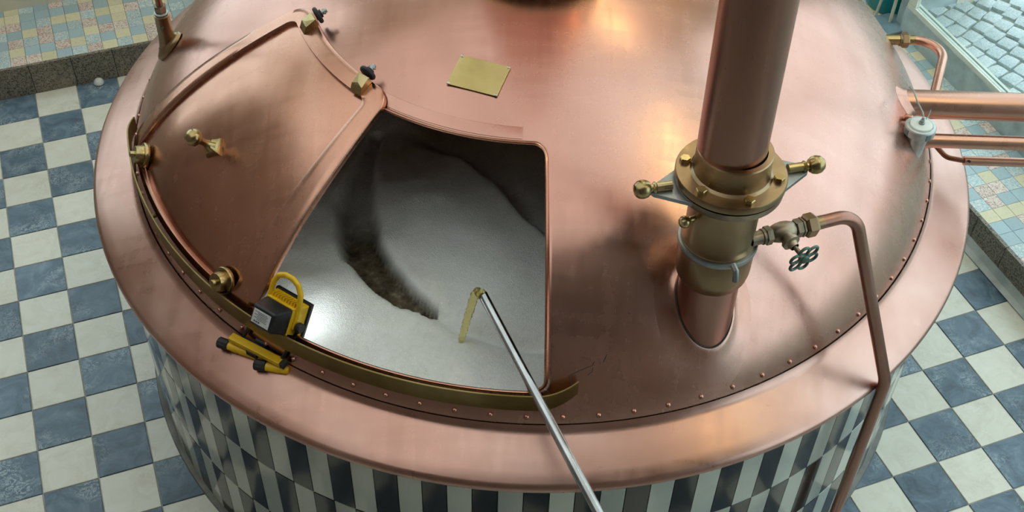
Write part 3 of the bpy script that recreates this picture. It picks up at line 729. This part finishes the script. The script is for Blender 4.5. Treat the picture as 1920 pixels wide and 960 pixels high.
bo = obj('bonnet', MB().lathe([(.020, .012), (.020, .032), (.0245, .033), (.0245, .043), (.018, .044), (.015, .046), (.012, .058)], 20, so, sd, caps=False), 'bronze_old', vp)
obj('stem', MB().lathe([(.0065, .05), (.0065, .106), (0, .107)], 12, so, sd, caps=False), 'bronze_old', vp)
hw = MB(); hc = so+sd*.098; hx = sd.orthogonal().normalized(); hy = sd.cross(hx)
for k in range(6):
    a = 2*math.pi*k/6; c = hc+(hx*math.cos(a)+hy*math.sin(a))*.029
    pts = []
    for q in range(18):
        b = 2*math.pi*q/18; rr_ = hx*math.cos(a)+hy*math.sin(a); tt_ = -hx*math.sin(a)+hy*math.cos(a)
        pts.append(c+rr_*(.0165*math.cos(b))+tt_*(.0145*math.sin(b)))
    hw.tube(pts, .0042, 8, closed=True)
hw.lathe([(0, -.008), (.0125, -.008), (.0135, -.005), (.0135, .006), (.011, .009), (0, .009)], 18, hc, sd, caps=False)
obj('handwheel', hw, 'patina', vp, smooth=60)
V1 = VO+vd*.216; LP = Vector((1.069, -1.181, 0))
path = smooth_path([V1-vd*.01, V1+vd*.105, Vector((1.064, -1.150, 1.075)), LP+Vector((.0, .0, .93)), LP+Vector((0, 0, .0)) ], [.075, .10, .10], 10) if False else None
path = smooth_path([V1-vd*.01, V1+vd*.10, Vector((1.066, -1.172, 1.00)), LP], [.075, .13], 12)
obj('drain_pipe', MB().tube(path, .0185, 20), 'copper_pipe', vp, smooth=60)

# ------------------------------------------------------------------ brass nozzle with a thin riser, far left
NX = Vector((-1.275, -.022, 0)); nz0 = dome_z(NX.x, NX.y)
t_, u_, n_ = Dframe(-179, 27.6)
nb = thing('riser_pipe', Vector((NX.x, NX.y, nz0)), 'thin vertical pipe rising from a brass nozzle on the left of the dome', 'pipe')
fo = Vector((NX.x, NX.y, nz0))
rows = []
for f, h in ((1.0, .0), (1.0, .010), (.9, .016), (.5, .028)):
    rows.append([fo+u_*.012+t_*(.046*f*math.cos(a))+u_*(.066*f*math.sin(a))+n_*h for a in [2*math.pi*k/32 for k in range(32)]])
obj('nozzle_flange', MB().grid(rows, closed=True), 'brass_dull', nb, smooth=50)
obj('nozzle_body', MB().lathe([(.034, -.02), (.029, .03), (.0265, .06), (.0255, .135), (.0265, .137), (.0265, .143), (.02, .145)], 28, fo, caps=False), 'brass_dull', nb)
obj('collar', MB().lathe([(.0, .143), (.0225, .143), (.024, .147), (.024, .152), (.0165, .156), (0, .156)], 24, fo, caps=False), 'lead_grey', nb)
obj('nut', MB().lathe([(0, .156), (.0195, .156), (.021, .160), (.021, .176), (.0195, .180), (0, .180)], 6, fo, caps=False), 'bronze_old', nb, smooth=0)
obj('riser', MB().cyl(fo+Vector((0, 0, .17)), Vector((NX.x, NX.y, 5.18)), .0115, 18), 'copper_pipe', nb)
obj('set_screw', MB().cyl(fo+Vector((.0, -.022, .108)), fo+Vector((.0, -.031, .108)), .006, 10), 'lead_grey', nb)

# ------------------------------------------------------------------ pipes and probe on the right
def xpipe(name, y, z, x0, x1, r, mat, label, collar=0):
    t = thing(name, Vector((x0, y, z)), label, 'pipe')
    obj('pipe_run', MB().tube([(x0, y, z), ((x0+x1)/2, y-.004, z), (x1, y-.008, z)], r, 40, caps=False), mat, t)
    if collar:
        rows = []
        for f, h in ((1.0, .03), (1.06, .018), (1.12, .006), (1.22, .0003)):
            row = []
            for k in range(36):
                a = 2*math.pi*k/36; yy, zz = y+r*f*math.cos(a), z+r*f*math.sin(a); tt = (zz-EZ)/EB
                rad = EA*math.sqrt(1-tt*tt); xx = math.sqrt(rad*rad-yy*yy); n = Dn(math.degrees(math.atan2(yy, xx)), math.degrees(math.asin(tt)))
                row.append(Vector((xx, yy, zz))+Vector((h, 0, 0)) if f < 1.2 else Vector((xx, yy, zz))+n*h)
            rows.append(row)
        obj('base_collar', MB().grid(rows, closed=True), 'copper', t, smooth=60)
    return t
xpipe('copper_pipe', -.2005, 1.28, 1.19, 4.2, .049, 'copper_pipe_x', 'thickest of the copper pipes running off the dome to the right', 1)
xpipe('copper_pipe', -.293, 1.20, 1.29, 4.2, .0245, 'copper_pipe_x', 'middle-sized copper pipe leaving the dome behind the white probe', 1)
pb = thing('probe', Vector((1.262, -.362, 1.20)), 'grey screw-in probe with a white cap and wires on the dome', 'probe')
po = Vector((1.262, -.362, 1.205)); pd = Vector((-.02, .02, 1)).normalized()
obj('probe_body', MB().lathe([(.022, -.06), (.026, -.01), (.030, .02), (.034, .075), (.036, .083), (.03, .085)], 28, po, pd, caps=False), 'cap_ring', pb)
capr = MB().lathe([(.034, .083), (.048, .085), (.0505, .088), (.0505, .112), (.048, .116), (.040, .117), (.036, .114)], 40, po, pd, caps=False)
obj('cap_nut', capr, 'cap_ring', pb, smooth=30)
for k in range(4):
    a = R(20+90*k); d = Vector((math.cos(a), math.sin(a), 0)); t = Vector((-d.y, d.x, 0))
    obj('nut_slot', MB().box(po+pd*.100+d*.0500, .0022, .008, .011, (d, t, pd)), 'frame_dark', pb, smooth=0)
obj('cap', MB().lathe([(.037, .112), (.036, .119), (.034, .121), (.012, .123), (0, .123)], 36, po, pd, caps=False), 'white_plastic', pb)
obj('terminal', MB().lathe([(.010, .122), (.010, .128), (.007, .129), (.007, .138), (.004, .139), (.004, .148), (0, .149)], 12, po, pd, caps=False), 'lead_grey', pb)
obj('wire', MB().tube([po+Vector((0, 0, .143)), po+Vector((-.004, .02, .155)), po+Vector((-.018, .055, .17)), po+Vector((-.026, .09, .185)), po+Vector((-.030, .125, .175))], .0028, 8), 'lead_grey', pb, smooth=60)
obj('wire', MB().tube([po+Vector((.006, .0, .143)), po+Vector((.016, .012, .150)), po+Vector((.02, .022, .165)), po+Vector((.022, .03, .150))], .0018, 8), 'lead_grey', pb, smooth=60)
obj('hook_tube', MB().tube([po+Vector((-.040, .075, .01)), po+Vector((-.040, .062, .085)), po+Vector((-.036, .056, .108)), po+Vector((-.026, .046, .112)), po+Vector((-.020, .040, .098)), po+Vector((-.018, .036, .085))], .0085, 12), 'copper_pipe_x', pb, smooth=60)
th = thing('thin_pipe', Vector((1.385, -.19, 1.06)), 'thinnest copper pipe, ending in a dark bent tube behind the probe', 'pipe')
obj('bent_tube', MB().tube(smooth_path([(1.362, -.19, 1.18), (1.385, -.195, 1.115), (1.425, -.262, 1.10), (1.487, -.2775, 1.10)], [.03, .04], 8), .009, 14), 'copper_dark', th, smooth=60)
obj('pipe_run', MB().tube([(1.482, -.276, 1.10), (2.8, -.280, 1.10), (4.2, -.285, 1.10)], .016, 20), 'copper_pipe_x', th)
obj('set_screw', MB().cyl((1.494, -.288, 1.110), (1.494, -.297, 1.114), .004, 8), 'dark_joint', th)
bp = thing('elbow_pipe', Vector((1.28, .175, 1.27)), 'bent copper pipe with brass union at the back right of the dome', 'pipe')
bd = Vector((1, .03, 0)).normalized(); bo_ = Vector((1.262, .174, 1.27))
L3 = lambda prof, n=24: MB().lathe(prof, n, bo_, bd, caps=False)
obj('sleeve', L3([(.0185, -.03), (.0185, .045)]), 'brass', bp)
obj('bronze_ring', L3([(0, .045), (.0225, .045), (.0225, .054), (0, .054)]), 'bronze_old', bp)  # bronze ring between the sleeve and the union nut
obj('union_nut', L3([(0, .052), (.026, .052), (.0285, .056), (.0285, .073), (.026, .077), (0, .077)], 6), 'brass_dull', bp, smooth=0)
obj('ferrule', L3([(0, .077), (.0175, .077), (.0175, .100), (0, .100)]), 'brass', bp)
obj('bend', MB().tube(smooth_path([bo_+bd*.098, Vector((1.482, .182, 1.27)), Vector((1.352, -.17, 1.275))], [.085], 12), .0165, 20), 'copper_pipe_x', bp, smooth=60)

# ------------------------------------------------------------------ halogen work light on the rim
WB = Vector((-.80, -1.19, 1.02))
wl = thing('work_light', WB, 'yellow and black portable work light standing on the copper rim', 'work light')
sa = R(-33); S = Vector((math.cos(sa), math.sin(sa), 0)); Hh = Vector((-S.y, S.x, 0)); tl_ = R(33)
A_ = Hh*math.cos(tl_)-Vector((0, 0, 1))*math.sin(tl_); Uu = S.cross(A_)
FC = Vector((-.7018, -1.122, 1.178))         # middle of the front frame
F3 = (S, A_, Uu)
def wbox(name, c, hx, hy, hz, mat, par=None, bev=.002): return obj(name, MB().box(FC+S*c[0]+A_*c[1]+Uu*c[2], hx, hy, hz, F3), mat, par if par is not None else wl, smooth=0, bev=bev)
front = wbox('front_frame', (0, 0, 0), .068, .008, .055, 'black_plastic', None, .004)
obj('lens', MB().box(FC+A_*.009, .056, .002, .043, F3), 'flood_glass', front, smooth=0)
hs = MB(); rows = []
for y, hx, hz in ((-.006, .062, .050), (-.016, .061, .049), (-.052, .050, .042), (-.058, .048, .040)):
    rows.append([FC+S*a+A_*y+Uu*b for a, b in ((-hx, -hz), (hx, -hz), (hx, hz), (-hx, hz))])
hs.grid(rows, closed=True); hs.f += [(0, 1, 2, 3), tuple(len(hs.v)-4+i for i in range(4))]
house = obj('housing', hs, 'yellow_paint', wl, smooth=0, bev=.003)
for k in range(9):
    a = -.040+.010*k; wbox('fin', (a, -.036, .0475), .0018, .017, .0065, 'yellow_paint', house, 0)
wbox('back_plate', (0, -.060, 0), .051, .003, .043, 'yellow_paint', house, .002)
jb = MB(); rows = []
for y, hx, hz in ((-.062, .049, .040), (-.075, .048, .039), (-.124, .040, .031), (-.129, .036, .027)):
    rows.append([FC+S*a+A_*y+Uu*b for a, b in ((-hx, -hz), (hx, -hz), (hx, hz), (-hx, hz))])
jb.grid(rows, closed=True); jb.f += [(0, 1, 2, 3), tuple(len(jb.v)-4+i for i in range(4))]
junc = obj('junction_box', jb, 'black_plastic', wl, smooth=0, bev=.004)
lab = wbox('rating_label', (-.002, -.1295, -.001), .031, .0006, .021, 'paper_label', junc, 0)
for k in range(6):
    wbox('print_line', (-.002+(.004 if k % 2 else -.003), -.1304, .014-.0045*k), .022-(.004 if k % 2 else 0), .0002, .0007, 'label_ink', lab, 0)
for k in range(3): wbox('print_line', (-.022+.008*k, -.1304, -.0155), .0028, .0002, .0022, 'label_ink', lab, 0)
for a, b in ((-.046, .037), (.046, .037), (.046, -.037), (-.046, -.037)):
    obj('screw', MB().lathe([(0, -.0655), (.0028, -.0655), (.0028, -.062)], 10, FC+S*a+Uu*b, A_, caps=False), 'screw', house)
ld = bpy.data.lights.new('flood_beam', 'AREA'); ld.shape = 'RECTANGLE'; ld.size = .10; ld.size_y = .075; ld.energy = .05; ld.color = (.92, .97, 1); ld.spread = R(170)
lo = bpy.data.objects.new('flood_beam', ld); COL.objects.link(lo); lo.parent = wl
lo.matrix_local = Matrix.Translation(FC+A_*.013-WB) @ Matrix((S, A_.cross(S)*-1, -A_)).transposed().to_4x4()
# carrying handle: an upright loop across the housing
hp = [FC+S*x+A_*y+Uu*z for x, y, z in ((-.053, -.040, .012), (-.053, -.046, .055), (-.050, -.050, .085), (-.036, -.054, .110), (-.014, -.056, .121), (.014, -.056, .121), (.036, -.054, .110), (.050, -.050, .085), (.053, -.046, .055), (.053, -.040, .012))]
obj('handle', MB().tube(smooth_path(hp, .012, 3), .0085, 14), 'yellow_paint', wl, smooth=60)
for x in (-.0545, .0545): wbox('handle_foot', (x, -.036, .0), .004, .014, .024, 'yellow_paint', house, .003)
# bracket with clamping knobs
for sx in (-1, 1):
    p = FC+S*(.066*sx)+A_*(-.038)+Uu*(-.012)
    obj('clamp_knob', MB().lathe([(0, -.004), (.014, -.004), (.016, 0), (.016, .010), (.014, .013), (0, .013)], 10, p, S*sx, caps=False), 'black_rubber', wl, smooth=30)
    q = WB+S*(.075*sx)+Hh*.02+Vector((0, 0, .048))
    obj('bracket_arm', MB().tube([p+S*(.002*sx), p*.5+q*.5+S*(.004*sx), q], .0058, 10), 'black_plastic', wl)
obj('bracket_bridge', MB().tube([WB+S*-.075+Hh*.02+Vector((0, 0, .048)), WB+S*.075+Hh*.02+Vector((0, 0, .048))], .0058, 10), 'black_plastic', wl)
B1, B2 = Vector((-.8885, -1.134, 1.0685)), Vector((-.720, -1.228, 1.0685)); bx = (B2-B1).normalized(); by = Vector((-bx.y, bx.x, 0)); bl = (B2-B1).length
bar = obj('cross_bar', MB().box((B1+B2)/2, bl/2, .0125, .0085, (bx, by, Vector((0, 0, 1)))), 'yellow_paint', wl, smooth=0, bev=.002)
obj('bar_cap', MB().box(B2+bx*.003, .008, .0125, .0095, (bx, by, Vector((0, 0, 1)))), 'black_rubber', bar, smooth=0, bev=.002)
for c0, c1, z0, z1 in (((-.903, -1.142), (-.785, -1.190), 1.040, 1.041), ((-.780, -1.217), (-.7057, -1.2316), 1.040, 1.040)):
    a = Vector((*c0, z0)); b = Vector((*c1, z1)); d = (b-a).normalized()
    leg = obj('leg', MB().lathe([(0, .0), (.0135, .0), (.0135, (b-a).length-.008), (.009, (b-a).length), (0, (b-a).length+.001)], 18, a, d, caps=False), 'yellow_paint', wl)
    cap = MB(); nn_ = 20; rows = []
    for r_, h in ((.014, -.030), (.0175, -.027), (.0175, .004), (.015, .007)):
        rows.append([a+d*h+(d.orthogonal().normalized()*math.cos(2*math.pi*k/nn_)+d.cross(d.orthogonal().normalized())*math.sin(2*math.pi*k/nn_))*(r_-(.0012 if k % 2 else 0)) for k in range(nn_)])
    cap.grid(rows, closed=True); cap.f += [tuple(range(nn_)), tuple(len(cap.v)-nn_+k for k in range(nn_))]
    obj('rubber_foot', cap, 'black_rubber', leg, smooth=0)
hg = (B1+B2)/2+Vector((0, 0, .0))+by*.03
obj('hinge', MB().cyl(hg-bx*.025, hg+bx*.02, .011, 14, bev=.002), 'black_plastic', wl)
obj('hinge_link', MB().box((B1+B2)/2+by*.0-Vector((0, 0, .014))-bx*.01, .020, .016, .009, (bx, by, Vector((0, 0, 1)))), 'black_plastic', wl, smooth=0, bev=.002)

# ------------------------------------------------------------------ bin, floor stand and stick in the back corner
bc = uv(2.53, 1.185, TZ)
bn = thing('waste_bin', bc, 'teal plastic bin in the corner behind the kettle', 'bin')
obj('bin_body', MB().lathe([(.0, .0), (.125, .0), (.130, .01), (.148, .62), (.150, .63), (.150, .65), (.142, .65), (.138, .62)], 40, bc, caps=False), 'teal_plastic', bn)
obj('bin_rim', MB().lathe([(.149, .63), (.156, .632), (.158, .645), (.153, .655), (.142, .652)], 40, bc, caps=False), 'teal_plastic', bn)
sc_ = Vector((1.838, 1.820, TZ+.0055)); fs_ = thing('floor_stand', sc_, 'blue-grey base plate with a slim upright post beside the teal bin', 'stand')
X, Y = uv(1, 0), uv(0, 1)
obj('base_plate', MB().prism(rrect(-.10, .10, -.08, .08, .02, .02, 5), 0, .012, sc_+X*.0, (X, Y, Vector((0, 0, 1)))), 'blue_grey_plastic', fs_, smooth=30, bev=.002)
obj('post', MB().cyl(Vector((1.861, 1.839, TZ+.016)), Vector((1.861, 1.839, TZ+.95)), .009, 14), 'pale_wood', fs_)
tag(obj('broom_stick', MB().cyl(Vector((1.80, 1.905, TZ+.010)), Vector((1.848, 1.868, TZ+.66)), .0075, 12), 'pale_wood', None, base=Vector((1.80, 1.915, TZ))), 'pale thin stick leaning against the teal bin', 'stick')
gd = uv(0, 0)
gq = Vector((CU*0, 0, 0))
# clear glass stud at the foot of the back kerb
gp = uv(-1.50, 2.072, .005)
tag(obj('glass_stud', MB().lathe([(.026, 0), (.025, .008), (.019, .018), (.010, .024), (0, .026)], 20, gp, caps=False), 'white_plastic', None, base=gp), 'small clear dome stud on the floor at the granite kerb', 'stud')

# ------------------------------------------------------------------ warm tube lamps under the ceiling
for v0, v1, lb in ((-3.5, -.5, 'long warm tube lamp under the ceiling, nearest the camera'), (1.0, 2.2, 'short warm tube lamp under the ceiling near the back wall')):
    c0 = uv(1.82, v0, 5.06); c1 = uv(1.82, v1, 5.06)
    tlamp = thing('tube_lamp', (c0+c1)/2, lb, 'lamp')
    obj('lamp_housing', MB().box((c0+c1)/2+Vector((0, 0, .09)), .04, (v1-v0)/2, .04, (uv(1, 0), uv(0, 1), Vector((0, 0, 1)))), 'frame_paint', tlamp, smooth=0)
    obj('lamp_tube', MB().cyl(c0, c1, .032, 16), 'tube_glow', tlamp)
